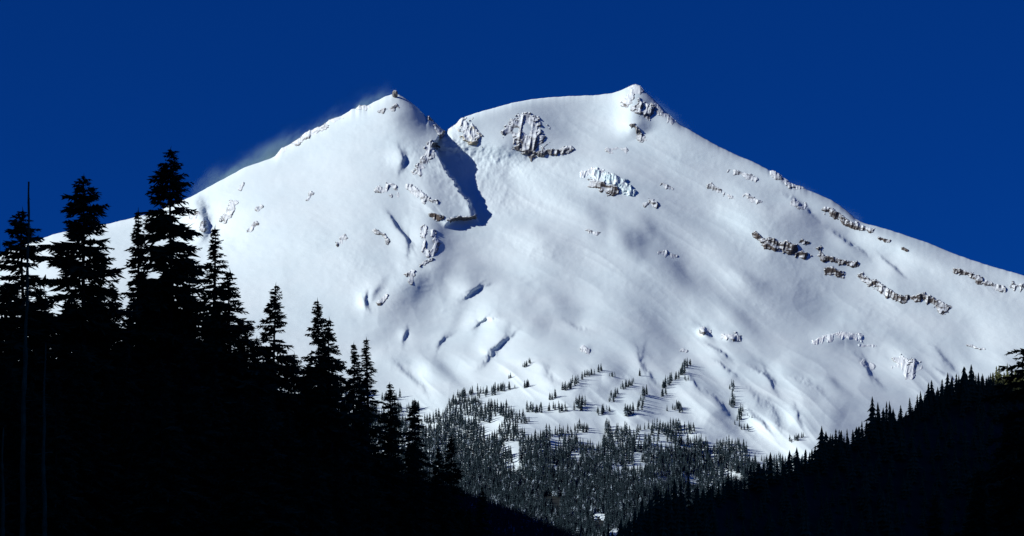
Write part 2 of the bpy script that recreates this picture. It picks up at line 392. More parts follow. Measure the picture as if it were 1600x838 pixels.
mountain = mesh_obj('mountain', pts.reshape(-1, 3), grid_faces(pts.shape[0], pts.shape[1]), M_SNOW, smooth=True,
                    tag=dict(kind='structure', label='snow covered volcano with two summits under a deep blue sky'))

# ------------------------------------------------------------------ rock outcrops, cliffs and icefalls that break the snow
def outcrop(name, label, cat, pts_, r, mat, A, seed, cover=0.5, fs=0.20, stretch=1.0, group=None, step=0.8):
    """roughened patch that follows the slope; noise decides where it rises out of the snow"""
    p = np.array(pts_, float); m = r*1.9+3
    uu = np.arange(p[:, 0].min()-m, p[:, 0].max()+m, step); vv = np.arange(p[:, 1].min()-m, p[:, 1].max()+m, step)
    Ug, Vg = np.meshgrid(uu, vv)
    d, al, qv = pdist(Ug, Vg, [tuple(x) for x in pts_], q=True)
    d = d/r; q = np.clip(-qv/r, -1.3, 1.3)
    brk = fbm(Ug*.10, Vg*.13, seed, 4, .65)
    mask = sstep(1.15, 0.55, d+1.15*brk+.25*(q > .7))
    n1 = ridged(Ug*fs*.55+Vg*fs*.10, Vg*fs*.24*stretch-Ug*fs*.1, seed+3, 2, .4); n2 = fbm(Ug*fs*.8, Vg*fs*.6, seed+9, 3, .5)
    lift = 0.22+0.40*q
    h = mask*(lift+0.75*(n1-.55)+0.30*n2+(cover-.5)*.8)-0.16*(1-mask)-0.05
    A = A*(.80 if r > 9 else .62)
    sk = skyv(Ug); below = Vg > sk-1.0
    # drop away sharply on its far right-hand side so ledges throw shadow
    D = depth(Ug, np.maximum(Vg, sk+.1))-A*h-2
    X = P3(Ug, Vg, D)
    F_ = grid_faces(*Ug.shape); ok = ((h > -0.12) & below).ravel()
    F_ = F_[ok[F_].all(1)]
    if len(F_) < 4: return None
    used = np.unique(F_); rm = np.zeros(Ug.size, int); rm[used] = np.arange(len(used))
    vs = X.reshape(-1, 3)[used]; c = vs.mean(0)
    # solid: close it behind so it is a block, not a sheet
    nV = len(vs); bk = vs.copy(); bk[:, 1] += A*0.8+6; bk[:, 2] -= A*0.35
    F2 = rm[F_]
    E = np.concatenate([F2[:, [0, 1]], F2[:, [1, 2]], F2[:, [2, 3]], F2[:, [3, 0]]]); key = {}
    for a, b in map(tuple, E): key[(a, b)] = 1
    rim = np.array([(b, a, a+nV, b+nV) for (a, b) in key if (b, a) not in key])
    allF = np.concatenate([F2, F2[:, ::-1]+nV, rim]); allV = np.concatenate([vs, bk])-c
    return mesh_obj(name, allV, allF, mat, smooth=False, loc=tuple(c), tag=dict(label=label, category=cat, group=group))
OC = 'outcrop'
outcrop('rock_outcrop', 'dark rimed rocks just under the pointed tip of the right summit', OC, [(989, 140), (1001, 139)], 9, M_RIME, 30, 101, .62)
outcrop('rock_outcrop', 'dark snow plastered crag in the middle of the right summit pyramid', OC, [(992, 168), (1002, 166), (1012, 174)], 11, M_RIME, 40, 102, .65)
outcrop('rock_outcrop', 'small rimed rock left of the crag on the right summit pyramid', OC, [(985, 150), (976, 162)], 6, M_RIME, 30, 103, .6)
outcrop('rock_outcrop', 'thin line of rimed rocks down the right edge of the summit pyramid', OC, [(1022, 165), (1036, 178), (1050, 190)], 6, M_RIME, 30, 104, .5)
outcrop('rock_outcrop', 'short rock rib below the summit pyramid', OC, [(988, 196), (998, 206), (1002, 216)], 6, M_RIME, 34, 105, .5)
outcrop('rock_cliff', 'large rime coated crag standing out of the snow between the two summits', 'cliff', [(798, 212), (806, 196), (822, 190), (836, 200), (838, 214), (826, 236), (812, 216)], 15, M_RIME, 36, 106, .55, fs=.14)
outcrop('rock_cliff', 'band of dark rock running right from the foot of the large rimed crag', 'cliff', [(836, 239), (858, 238), (876, 238), (892, 234)], 7, M_RIME, 44, 107, .62)
outcrop('rock_cliff', 'ochre streaked crag at the left end of the right summit plateau', 'cliff', [(708, 204), (722, 192), (732, 205), (738, 218)], 14, M_YELL, 46, 108, .45, fs=.16)
outcrop('rock_outcrop', 'brown bare rock face under the turquoise ice cliff', OC, [(926, 285), (942, 291), (960, 298)], 8, M_BROWN, 30, 109, .95, fs=.12)
outcrop('ice_cliff', 'turquoise ice cliff broken into towers above the brown rock face', 'ice cliff', [(936, 273), (955, 279), (974, 287), (982, 300)], 11, M_ICE, 46, 110, .6, fs=.2, stretch=.35)
outcrop('ice_cliff', 'white broken ice at the upper left of the turquoise ice cliff', 'ice cliff', [(916, 274), (926, 267), (938, 270)], 8, M_ICE2, 34, 111, .5, fs=.25)
outcrop('rock_outcrop', 'small pair of white ice blocks below and right of the turquoise ice cliff', OC, [(1008, 320), (1018, 315), (1025, 321)], 6, M_RIME, 36, 112, .4)
outcrop('rock_cliff', 'left end of the brown cliff band high on the right flank', 'cliff', [(1180, 368), (1192, 377), (1200, 380)], 6, M_BROWN, 30, 113, .6, fs=.2)
outcrop('rock_cliff', 'broadest brown cliff band in the middle of the right flank', 'cliff', [(1202, 382), (1222, 385), (1240, 388)], 10, M_BROWN, 34, 114, .72, fs=.16)
outcrop('rock_outcrop', 'small brown rock at the right end of the broad cliff band', OC, [(1250, 397), (1258, 399)], 7, M_BROWN, 30, 115, .7)
outcrop('rock_outcrop', 'tiny brown rock above the right end of the broad cliff band', OC, [(1254, 378), (1262, 380)], 4, M_BROWN, 24, 116, .6)
outcrop('rock_cliff', 'brown cliff band that climbs left along a snow rib of the right flank', 'cliff', [(1281, 390), (1285, 405), (1298, 404), (1318, 411), (1334, 413)], 6, M_BROWN, 30, 117, .6)
outcrop('rock_outcrop', 'squat brown cliff below the stepped band on the right flank', OC, [(1296, 424), (1312, 426)], 8, M_BROWN, 32, 118, .85, fs=.14)
outcrop('rock_outcrop', 'short broken rock strip between the stepped band and the long low band', OC, [(1346, 430), (1354, 438), (1358, 444)], 5, M_BROWN, 26, 119, .55)
outcrop('rock_cliff', 'long low brown cliff band nearest the right edge of the snow basin', 'cliff', [(1368, 444), (1384, 456), (1402, 466), (1420, 466), (1444, 466), (1462, 472), (1476, 482)], 8, M_BROWN, 34, 120, .62, fs=.17)
outcrop('rock_cliff', 'dark rock band just below the skyline of the right flank', 'cliff', [(1290, 327), (1306, 336), (1322, 349), (1340, 355), (1360, 361)], 7, M_BROWN, 32, 121, .52)
outcrop('rock_outcrop', 'lone brown rock below the skyline rock band', OC, [(1376, 374), (1388, 377)], 4, M_BROWN, 24, 122, .55)
outcrop('rock_outcrop', 'tiny rock beyond the lone brown rock under the right skyline', OC, [(1410, 388), (1416, 391)], 3, M_BROWN, 24, 123, .55)
outcrop('rock_cliff', 'snow topped brown rocks near the right edge of the photo', 'cliff', [(1495, 423), (1512, 430), (1530, 438)], 7, M_BROWN, 32, 124, .55)
outcrop('rock_outcrop', 'rimed rocks trailing right of the snow topped brown rocks', OC, [(1540, 442), (1566, 453)], 6, M_RIME, 30, 125, .4)
outcrop('rock_outcrop', 'pale rocks where the right flank meets the photo edge', OC, [(1584, 448), (1600, 452)], 8, M_RIME, 30, 126, .4)
outcrop('rock_outcrop', 'dark jagged rocks breaking the right skyline', OC, [(1208, 271), (1222, 279), (1236, 290), (1252, 293)], 6, M_RIME, 30, 127, .6)
outcrop('rock_outcrop', 'faint snowy rocks under the right skyline hump', OC, [(1242, 318), (1256, 322)], 9, M_RIME, 28, 128, .3)
outcrop('rock_outcrop', 'shaded rocks high on the right shoulder', OC, [(1142, 269), (1160, 273), (1180, 282)], 6, M_RIME, 24, 129, .3)
outcrop('rock_outcrop', 'snowy rocks on the pale rib below the right shoulder', OC, [(1110, 292), (1122, 298), (1142, 310)], 6, M_RIME, 24, 130, .32)
outcrop('rock_outcrop', 'rock on the end of the pale rib below the right shoulder', OC, [(1166, 306), (1184, 316)], 5, M_RIME, 26, 131, .4)
outcrop('rock_outcrop', 'faint rocks level with the plateau foot right of the crag band', OC, [(950, 236), (974, 236)], 6, M_RIME, 24, 132, .32)
outcrop('rock_outcrop', 'small rocks in the middle of the snow streaks under the icefall', OC, [(918, 361), (932, 366)], 5, M_RIME, 26, 133, .4)
outcrop('rock_outcrop', 'small rocks in the snow streaks right of the basin centre', OC, [(1032, 395), (1052, 401)], 5, M_RIME, 26, 134, .4)
outcrop('rock_outcrop', 'rocks above the lone rib on the upper right basin', OC, [(1036, 288), (1050, 296)], 4, M_RIME, 22, 135, .35)
# left peak
outcrop('rock_cliff', 'scalloped cornice of rimed rock along the left ridge of the left peak', 'cliff', [(462, 222), (478, 213), (494, 205), (508, 196)], 6, M_RIME, 34, 140, .62)
outcrop('rock_outcrop', 'rime knobs on the left ridge above the cornice', OC, [(516, 188), (530, 187)], 5, M_RIME, 26, 141, .4)
outcrop('rock_outcrop', 'rime knobs close under the top of the left ridge', OC, [(560, 168), (572, 169)], 6, M_RIME, 26, 142, .45)
outcrop('rock_outcrop', 'small rocks on the face straight below the left peak', OC, [(596, 174), (608, 172), (618, 168)], 6, M_RIME, 24, 143, .35)
outcrop('rock_outcrop', 'snow crust step on the left ridge below the cornice', OC, [(438, 240), (450, 232)], 6, M_RIME, 20, 144, .3)
outcrop('rock_cliff', 'rocky crest where the shaded face of the left peak begins', 'cliff', [(670, 184), (676, 190), (684, 200), (690, 210)], 5, M_RIME, 34, 145, .6)
outcrop('rock_cliff', 'snow plastered rock rib beside the great blue shadow', 'cliff', [(676, 228), (668, 246), (652, 270)], 8, M_RIME, 34, 146, .42)
outcrop('rock_cliff', 'dark rock under the snow prow at the foot of the blue shadow', 'cliff', [(703, 342), (718, 341), (734, 342), (744, 338)], 4, M_RIME, 30, 147, .6)
outcrop('rock_outcrop', 'brown rock block on the spur left of the snow prow', OC, [(675, 336), (684, 341)], 7, M_BROWN, 30, 148, .7)
outcrop('rock_cliff', 'broken rock line that follows the centre spur down', 'cliff', [(662, 356), (661, 375), (663, 392), (668, 400)], 5, M_BROWN, 30, 149, .5)
outcrop('rock_outcrop', 'scattered rocks on the right side of the centre spur', OC, [(676, 362), (682, 380), (676, 396)], 5, M_RIME, 28, 150, .45)
outcrop('rock_outcrop', 'dark rocks at the bend of the centre spur', OC, [(656, 416), (668, 408), (676, 406)], 4, M_BROWN, 28, 151, .6)
outcrop('rock_outcrop', 'rocks on the lower centre spur', OC, [(634, 430), (644, 424), (642, 444)], 4, M_BROWN, 26, 152, .55)
outcrop('rock_outcrop', 'lowest rocks of the centre spur', OC, [(594, 474), (604, 462)], 4, M_BROWN, 24, 153, .55)
outcrop('rock_outcrop', 'rock cluster on the left face above the centre spur', OC, [(592, 298), (610, 293), (616, 304)], 7, M_RIME, 26, 154, .42)
outcrop('rock_outcrop', 'rock cluster at the head of the centre spur', OC, [(638, 292), (652, 304), (668, 312)], 7, M_RIME, 26, 155, .42)
outcrop('rock_outcrop', 'line of rocks on the spur above the brown block', OC, [(672, 314), (684, 316)], 4, M_RIME, 28, 156, .55)
outcrop('rock_outcrop', 'snowy rocks left of the dark curved gully', OC, [(586, 362), (598, 368), (606, 378)], 5, M_RIME, 26, 157, .42)
outcrop('rock_outcrop', 'dark rock pair on the lower left face', OC, [(538, 371), (527, 382)], 6, M_RIME, 30, 158, .5)
outcrop('rock_outcrop', 'largest dark shaded outcrop on the far left face', OC, [(367, 318), (360, 328), (350, 342)], 7, M_RIME, 38, 159, .6)
outcrop('rock_outcrop', 'dark outcrop beside the tallest fir on the left face', OC, [(316, 350), (313, 358)], 7, M_RIME, 34, 160, .6)
outcrop('rock_outcrop', 'rocks close right of the tallest fir', OC, [(300, 338), (308, 334)], 5, M_RIME, 28, 161, .5)
outcrop('rock_outcrop', 'thin rock streak right of the largest shaded outcrop', OC, [(399, 350), (388, 362)], 4, M_RIME, 26, 162, .5)
outcrop('rock_outcrop', 'small rock above the thin streak on the left face', OC, [(408, 323), (402, 328)], 4, M_RIME, 26, 163, .5)
outcrop('rock_outcrop', 'faint rocks high on the left flank', OC, [(380, 287), (374, 296)], 3.5, M_RIME, 22, 164, .45)
outcrop('rock_outcrop', 'thin slanting rock on the middle of the left face', OC, [(487, 304), (480, 313)], 4.5, M_RIME, 30, 165, .55)
# lower basin
outcrop('rock_outcrop', 'dark boulder that shades a round hollow in the lower basin', OC, [(1097, 516), (1104, 520)], 7, M_RIME, 30, 166, .5)
outcrop('rock_outcrop', 'rocky mound right of the shaded boulder in the lower basin', OC, [(1132, 526), (1150, 529)], 7, M_RIME, 34, 167, .5)
outcrop('ice_cliff', 'crescent of crevassed ice blocks in the lower right basin', 'ice cliff', [(1274, 536), (1290, 528), (1312, 524), (1330, 526), (1344, 530)], 7, M_ICE2, 30, 168, .5, fs=.24)
outcrop('ice_cliff', 'small strip of broken ice right of the crevassed crescent', 'ice cliff', [(1346, 541), (1366, 542)], 4, M_ICE2, 24, 169, .4)
outcrop('rock_cliff', 'blocky snow plastered crag above the right hillside forest', 'cliff', [(1406, 566), (1416, 580), (1420, 590), (1428, 572)], 11, M_RIME, 40, 170, .42, fs=.15)
outcrop('rock_outcrop', 'rocks left of the blocky crag in the lower right basin', OC, [(1350, 568), (1362, 572)], 6, M_RIME, 28, 171, .45)
outcrop('rock_outcrop', 'rust brown rock on a knoll above the scattered trees', OC, [(912, 545), (920, 547)], 5, M_BROWN, 26, 172, .8)
outcrop('rock_outcrop', 'tiny dark rock on the knoll above the central tree clump', OC, [(1066, 547), (1072, 549)], 3, M_BROWN, 24, 173, .8)
outcrop('rock_outcrop', 'thin brown rock strip on the snow rise at far right', OC, [(1512, 539), (1526, 544), (1536, 546)], 2.5, M_BROWN, 22, 174, .7)
M_SNOW2 = simple('settled_snow', (0.645, 0.77, 0.82), (0.70, 0.805, 0.845), 0.03, .8)
outcrop('snow_patch', 'small bright snow patch low in the far forest at the bottom of the photo', 'snow patch', [(930, 806), (938, 804), (944, 810)], 7, M_SNOW2, 26, 180, .9)
outcrop('snow_patch', 'slanting snow patch cut by the bottom edge of the photo', 'snow patch', [(954, 836), (966, 828)], 6, M_SNOW2, 26, 181, .9)
# knob of rime on the very tip of the left peak
def boulder(name, label, c, r, seed, mat):
    me = bpy.data.meshes.new(name); import bmesh
    bm = bmesh.new(); bmesh.ops.create_icosphere(bm, subdivisions=4, radius=1)
    for vv in bm.verts:
        p = vv.co; k = 1+0.28*float(fbm(p.x*1.7+p.z*.9+seed, p.y*1.7+p.z*1.3, seed, 3)); vv.co = (p.x*r[0]*k, p.y*r[1]*k, p.z*r[2]*k)
    bm.to_mesh(me); bm.free(); me.materials.append(mat)
    o = bpy.data.objects.new(name, me); COL.objects.link(o); o.location = tuple(c); settag(o, label=label, category='boulder'); return o
boulder('boulder', 'round rime covered boulder balanced on the tip of the left peak', P3(np.array(617.), np.array(147.), np.array(9830.)), (13, 13, 17), 5, M_RIME)

# ------------------------------------------------------------------ ground, valley walls
gp = np.array([(x, y, z) for y, z in ((-20000, -2.5), (-300, -2.5), (3000, -2.5), (60000, -2.5)) for x in (-60000, -3000, 3000, 60000)], float)
mesh_obj('valley_floor', gp, grid_faces(4, 4)[:, ::-1], M_GROUND, tag=dict(kind='structure', label='dark forest floor of the valley'))

SH = math.tan(R(SUN_EL))
def left_wall():
    ys = np.arange(-900, 6400, 25.); ts = np.linspace(0, 1, 44)
    X = np.zeros((len(ts), len(ys), 3))
    foot = -(0.255*np.maximum(ys, 0)+70)
    # what the ridge has to keep in shade at each distance: (x, z) seen across the valley
    xt = np.interp(ys, [-900, 0, 500, 1300, 2400, 3200, 4600, 5300, 6400], [90, 220, 460, 620, 640, 370, 390, 320, -220])
    zt = np.interp(ys, [-900, 0, 500, 1300, 2400, 3200, 4600, 5300, 6400], [50, 70, 130, 215, 230, 100, 78, 68, 60])
    H = (zt+(xt-foot)*SH)/(1-SH/1.15)
    for i, t in enumerate(ts):
        if t < .5:
            s = t/.5; x = foot-s*H/1.15; z = -4+s*(H+4)
        else:
            s = (t-.5)/.5; x = foot-H/1.15-s*H*1.6; z = H*(1-s)-4*s
        k = np.sin(np.pi*min(t*1.0, 1))*.07
        nz = fbm(ys*.004+t*2, ys*0+t*9, 201, 5, .62)
        X[i, :, 0] = x-np.abs(nz)*k*H*.6; X[i, :, 1] = ys; X[i, :, 2] = z+nz*k*H*.25
    mesh_obj('valley_hillside', X.reshape(-1, 3), grid_faces(len(ts), len(ys))[:, ::-1], M_FOL2, smooth=True,
             tag=dict(kind='structure', label='steep forested side of the valley left of the view'))
left_wall()

# right-hand hillside: crest line in the photo, falling towards the camera
HC = np.array([(930, 872, 1500), (985, 840, 1560), (1000, 824, 1580), (1060, 796, 1650), (1120, 776, 1700), (1180, 760, 1760), (1250, 732, 1820), (1300, 708, 1880),
   (1400, 658, 2000), (1450, 632, 2050), (1500, 614, 2100), (1560, 600, 2180), (1700, 560, 2300), (1900, 500, 2500), (2200, 430, 2800)], float)
def hill_point(s_u, t):
    """s_u = column of crest, t = 0 at the crest, 1 at the foot"""
    v0 = np.interp(s_u, HC[:, 0], HC[:, 1]); y0 = np.interp(s_u, HC[:, 0], HC[:, 2])
    z0 = y0*(HV-v0)/F; x0 = y0*(s_u-CU)/F
    L = z0/0.48+5
    z = z0*(1-t)-2.6*t; y = y0-L*t*1.0; x = x0-0.10*L*t
    bump = 7*fbm(x*.012, y*.012, 301, 3)*np.minimum(1, z0/60)*np.sin(np.pi*np.clip(t, 0, 1))
    return np.stack([x, y, z+bump], -1)
su = np.arange(930, 2200, 8.); tt = np.linspace(0, 1, 60)
Sg, Tg = np.meshgrid(su, tt); hp = hill_point(Sg, Tg)
bk = hp[0].copy(); bk[:, 1] += 60; bk[:, 2] -= 12; bk2 = hp[0].copy(); bk2[:, 1] += 700; bk2[:, 2] = -4; bk2[:, 0] += 150
hp = np.concatenate([[bk2], [bk], hp], 0)
mesh_obj('hillside', hp.reshape(-1, 3), grid_faces(hp.shape[0], hp.shape[1]), M_GROUND, smooth=True,
         tag=dict(kind='structure', label='shaded hillside rising to the right'))

# ------------------------------------------------------------------ conifers
def fir(H, Rm, seed, base=0.05, top_r=0.25, clump=0.35, droop=0.35, dens=1.0, shape=0.8, gap=0.12):
    """crown as many needle sprays set on drooping boughs; returns (crown verts, faces), (trunk verts, faces)"""
    rs = np.random.RandomState(seed)
    Vv = []; Ff = []
    z = H*0.995
    tv = []; tf = []
    def tube(a, b, ra, rb, n=6):
        k = len(tv)
        for (c, r) in ((a, ra), (b, rb)):
            for i in range(n):
                th = i*2*math.pi/n; tv.append((c[0]+r*math.cos(th), c[1]+r*math.sin(th), c[2]))
        for i in range(n): tf.append((k+i, k+(i+1) % n, k+n+(i+1) % n, k+n+i))
    seg = 12; lean = rs.normal(0, .004, 2)*H
    bow = lambda zz: np.array([lean[0]*(zz/H)**2+.12*math.sin(zz*.35+seed), lean[1]*(zz/H)**2])
    for i in range(seg):
        za, zb = H*i/seg, H*(i+1)/seg
        tube((*bow(za), za), (*bow(zb), zb), 0.011*H*(1-i/seg)**.9+.03, 0.011*H*(1-(i+1)/seg)**.9+.02)
    ph = rs.rand()*6
    sect = 1+0.28*np.sin(np.arange(12)+rs.rand(12)*6)      # uneven sides
    while z > H*base:
        f = 1-z/H                                  # 0 at top
        Lm = Rm*(f**shape)*1.04+top_r
        if f > .72: Lm *= 1-0.35*(f-.72)/.28
        nb = int(rs.randint(5, 8)) if f > .04 else 3
        wob = 1+clump*math.sin(z*.75+seed)*.18+rs.normal(0, clump*.25)
        for b in range(nb):
            if f > .08 and rs.rand() < gap: continue
            th = ph+b*2*math.pi/nb+rs.normal(0, .3)
            L = Lm*max(.3, wob*(1+rs.normal(0, .30)))*sect[int(th/(2*math.pi)*12) % 12]**.5
            L = min(L, Lm*1.5)
            zj = rs.normal(0, .7)*min(1, f*3); 
            up = 0.50-0.95*min(1, f*1.9)+rs.normal(0, .22)      # young boughs rise, old ones sag
            step = max(.16, .13+.045*L)/dens
            n = max(3, int(L/step)); s = (np.arange(n)+rs.rand(n)*.6)/n
            s = s[s > .08] if L > 1 else s
            r = s*L; dz = up*r*.55-droop*L*.42*s**2+0.22*L*droop*np.maximum(0, s-.7)
            cx, cy = math.cos(th), math.sin(th); o = bow(z)
            P = np.stack([o[0]+r*cx, o[1]+r*cy, z+zj+dz], 1)
            width = (0.20+0.26*L*np.sin(np.pi*np.clip(s*.86+.12, 0, 1)))*(1+.25*rs.normal(size=len(s)))
            width = np.clip(width, .12, 1.25)
            for sd_ in (-1, 1, 0, -1, 1):
                a = rs.uniform(.5, 1.15, len(s))*sd_
                dirx = cx*np.cos(a)-cy*np.sin(a); diry = cy*np.cos(a)+cx*np.sin(a)
                ln = width*rs.uniform(.6, 1.25, len(s))*(0.75 if sd_ == 0 else 1)
                dzz = rs.uniform(-.75, .35, len(s))*ln if sd_ else -rs.uniform(.5, 1.1, len(s))*ln
                tip = P+np.stack([dirx*ln, diry*ln, dzz], 1)
                wv = 0.11+0.16*ln
                q1 = P+np.stack([-diry*wv*.6, dirx*wv*.6, wv*.35], 1); q2 = P+np.stack([diry*wv*.6, -dirx*wv*.6, -wv*.35], 1)
                mid = P*.45+tip*.55+np.stack([rs.normal(0, .1, len(s))*ln, rs.normal(0, .1, len(s))*ln, -.16*ln], 1)
                k = sum(len(v) for v in Vv) if False else fir.k
                Vv.append(np.stack([q1, tip, q2, mid], 1).reshape(-1, 3))
                idx = np.arange(len(s))*4+k
                Ff.append(np.stack([idx, idx+1, idx+2], 1)); Ff.append(np.stack([idx, idx+3, idx+1], 1)); fir.k += len(s)*4
            if L > .9:
                a0 = (o[0], o[1], z+zj); j = len(P)-1; k = len(tv); b0 = P[int(j*.7)]
                for c, rr in ((a0, .03+.012*L), (b0, .012)):
                    tv.append((c[0]-cy*rr, c[1]+cx*rr, c[2])); tv.append((c[0]+cy*rr, c[1]-cx*rr, c[2])); tv.append((c[0], c[1], c[2]+rr*1.5))
                for (i, jn) in ((0, 1), (1, 2), (2, 0)): tf.append((k+i, k+jn, k+3+jn, k+3+i))
        ph += 1.3+rs.rand()
        z -= (0.26+0.36*min(1, f*2.2))*(H/38)**.5*rs.uniform(.7, 1.3)
    # leader shoot
    k = fir.k; zt = H
    Vv.append(np.array([(*(bow(H)), H+.45), (.09, 0, H-.6), (-.05, .08, H-.6), (-.05, -.08, H-.6)])); Ff.append(np.array([(k, k+1, k+2), (k, k+2, k+3), (k, k+3, k+1)])); fir.k += 4
    fv = np.concatenate(Vv); ff = np.concatenate(Ff); fir.k = 0
    return (fv, ff), (np.array(tv), np.array(tf))
fir.k = 0
def copy_tree(o):
    c = o.copy(); COL.objects.link(c)
    for ch in list(o.children):
        d = ch.copy(); COL.objects.link(d); d.parent = c
    return c
PROTO = []
def proto(i, **kw):
    (cv, cf), (tv, tf) = fir(**kw)
    e = empty('fir_tree', (0, 0, 0)); mesh_obj('crown', cv, cf, M_FOL, e); mesh_obj('trunk', tv, tf, M_BARK, e)
    PROTO.append([e, kw['H'], False, kw['Rm']])
proto(0, H=40, Rm=6.6, seed=11, clump=.30, gap=.10, dens=1.0, shape=.78)                       # tall dense
proto(1, H=38, Rm=6.6, seed=23, clump=.60, gap=.30, shape=.72, droop=.2)            # ragged, long boughs
proto(2, H=34, Rm=3.6, seed=37, clump=.45, gap=.34, top_r=.12, shape=.9)            # narrow, thin
proto(3, H=30, Rm=5.0, seed=41, clump=.32, gap=.12, shape=.88, top_r=.15)                      # neat cone
proto(4, H=28, Rm=4.4, seed=59, clump=.40, gap=.22, shape=.9, top_r=.15)
proto(5, H=32, Rm=5.6, seed=67, clump=.42, gap=.2, shape=.82)
def place_fir(kind, u, vtop, y, label, group=None, wide=1.0, rot=None, zbase=-2.5, yaw=None):
    e, H0, used, _ = PROTO[kind]
    if used: t = copy_tree(e)
    else: t = e; PROTO[kind][2] = True
    H = y*(HV-vtop)/F-zbase; s = H/H0
    t.location = (y*(u-CU)/F, y, zbase); t.scale = (s*wide, s*wide, s); t.rotation_euler = (0, 0, rot if rot is not None else random.uniform(0, 6.28))
    settag(t, label=label, category='tree', group=group)
    return t
random.seed(5)
FG = [  # kind, u, v of the tip, distance, width, label
 (5, 38, 330, 195, 1.05, 'broad fir behind the bare snag at the left edge of the photo'),
 (1, 131, 277, 200, 1.0, 'ragged fir with long uneven boughs, second tallest against the sky'),
 (2, 215, 330, 215, .95, 'slim fir in the gap left of the tallest fir'),
 (0, 264, 235, 205, .92, 'tallest fir of all, rising dark against the blue sky'),
 (2, 334, 357, 200, 1.15, 'thin topped fir close right of the tallest fir'),
 (4, 362, 425, 190, 1.15, 'lower fir leaning on the right side of the thin topped one'),
 (3, 430, 446, 200, .90, 'neat cone shaped fir standing free against the lower snow slope'),
 (3, 497, 470, 210, .84, 'left one of the twin pointed firs before the snow slope'),
 (4, 517, 500, 200, .95, 'right one of the twin pointed firs before the snow slope'),
 (4, 551, 538, 205, .75, 'short fir left of the thin fir at the end of the tall group'),
 (2, 573, 530, 210, 1.15, 'thin sparse fir at the right end of the tall group'),
 (5, 400, 528, 190, .9, 'half hidden fir between the leaning fir and the cone shaped one'),
 (4, 607, 600, 215, .95, 'dark fir just right of the thin sparse one'),
 (5, 648, 625, 225, .85, 'fir whose tip stands before the far snowy forest'),
 (4, 752, 762, 235, 1.0, 'lowest near fir beside the dark valley mouth'),
 (4, 683, 700, 222, 1.0, 'bushy fir squeezed left of the lone low fir'),
 (3, 706, 678, 230, .85, 'lone low fir at the right end of the near firs'),
]
for kind, u, v, y, wd, lab in FG: place_fir(kind, u, v, y, lab, wide=wd*1.24)
# the dark mass below: ranks of firs behind and between
mass_top = lambda u: float(np.interp(u, [-80, 0, 100, 200, 300, 380, 450, 520, 600, 650, 700, 740, 770, 800], [450, 460, 440, 430, 425, 490, 545, 545, 635, 690, 735, 785, 818, 850]))
n = 0
for row, (yy, off) in enumerate([(215, 0), (245, 30), (290, 75), (160, 120), (350, 150), (420, 190)]):
    u = -70+row*13
    while u < 790-off*.2:
        vt = mass_top(u)+off*.9+random.uniform(-8, 45)
        if vt < 838:
            place_fir(random.choice([0, 5, 3, 4, 1]), u, vt, yy+random.uniform(-12, 12), 'fir in the dark mass '+('at the far left below the bare snag' if u < 90 else 'below the ragged second tallest fir' if u < 190 else 'below the tallest fir' if u < 320 else 'below the cone shaped fir' if u < 460 else 'below the twin pointed firs' if u < 560 else 'below the thin sparse fir' if u < 660 else 'at its low right end'),
                      group='firs of the dark near forest', wide=random.uniform(.95, 1.35)); n += 1
        u += random.uniform(30, 52)
print('mass trees', n)
# near trees at the right edge
def edge_bough_tree():
    (cv, cf), (tv, tf) = fir(H=34, Rm=9.5, seed=83, clump=.5, gap=.12, shape=.42, droop=.5, base=.1)
    e = empty('fir_tree', (240*(1650-CU)/F, 240, -2.5), label='broad near fir reaching in from the right edge with a long drooping bough', category='tree')
    s = (240*(HV-505)/F+2.5)/34; e.scale = (s*1.1, s*1.1, s)
    mesh_obj('crown', cv, cf, M_FOL, e); mesh_obj('trunk', tv, tf, M_BARK, e)
edge_bough_tree()
for kind, u, v, y, wd, lab in [
   (5, 1612, 690, 150, 1.3, 'dark fir in the bottom right corner'), (0, 1530, 735, 165, 1.2, 'low near fir left of the corner fir'),
   (3, 1462, 775, 180, 1.3, 'small near fir at the bottom below the right hillside'), (1, 1580, 640, 260, 1.2, 'mid height fir below the drooping bough')]:
    place_fir(kind, u, v, y, lab, wide=wd)

# bare snags
def snag(u, vtop, y, r0, seed, label, stubs=(0.2, .97), ns=60, lmax=1.0, lean=0):
    rs = np.random.RandomState(seed); H = y*(HV-vtop)/F+2.5; v = []; f = []
    n = 8; m = 40
    ax = lambda z: (lean*(1-z/H)+.06*math.sin(z*.3+seed)+.03*math.sin(z*1.3), .08*math.cos(z*.4))
    for i in range(m+1):
        z = H*i/m; r = r0*(1-.78*(i/m))*(1+.12*rs.normal()*(i > 0)); a = ax(z)
        for j in range(n): th = j*2*math.pi/n; v.append((a[0]+r*math.cos(th), a[1]+r*math.sin(th), z))
    for i in range(m):
        for j in range(n): f.append((i*n+j, i*n+(j+1) % n, (i+1)*n+(j+1) % n, (i+1)*n+j))
    e = empty('dead_tree', (y*(u-CU)/F, y, -2.5), label=label, category='tree')
    for q in range(ns):
        z = H*rs.uniform(*stubs); th = rs.rand()*6.28; L = lmax*rs.uniform(.15, 1)**1.5*(1.1-.5*z/H); a = ax(z)
        p = np.array([a[0], a[1], z]); d = np.array([math.cos(th), math.sin(th), rs.uniform(-.5, .25)]); rr = .035
        for sgm in range(3):
            p2 = p+d*L/3; d = d+rs.normal(0, .25, 3); k = len(v)
            side = np.array([-d[1], d[0], 0]); side /= np.linalg.norm(side)+1e-6; r2 = rr*.6
            for pp, rad in ((p, rr), (p2, r2)):
                v += [tuple(pp+side*rad), tuple(pp-side*rad), tuple(pp+np.array([0, 0, rad*1.6]))]
            f += [(k, k+1, k+4, k+3), (k+1, k+2, k+5, k+4), (k+2, k, k+3, k+5)]; p = p2; rr = r2
    mesh_obj('trunk', v, f, M_DEAD, e)
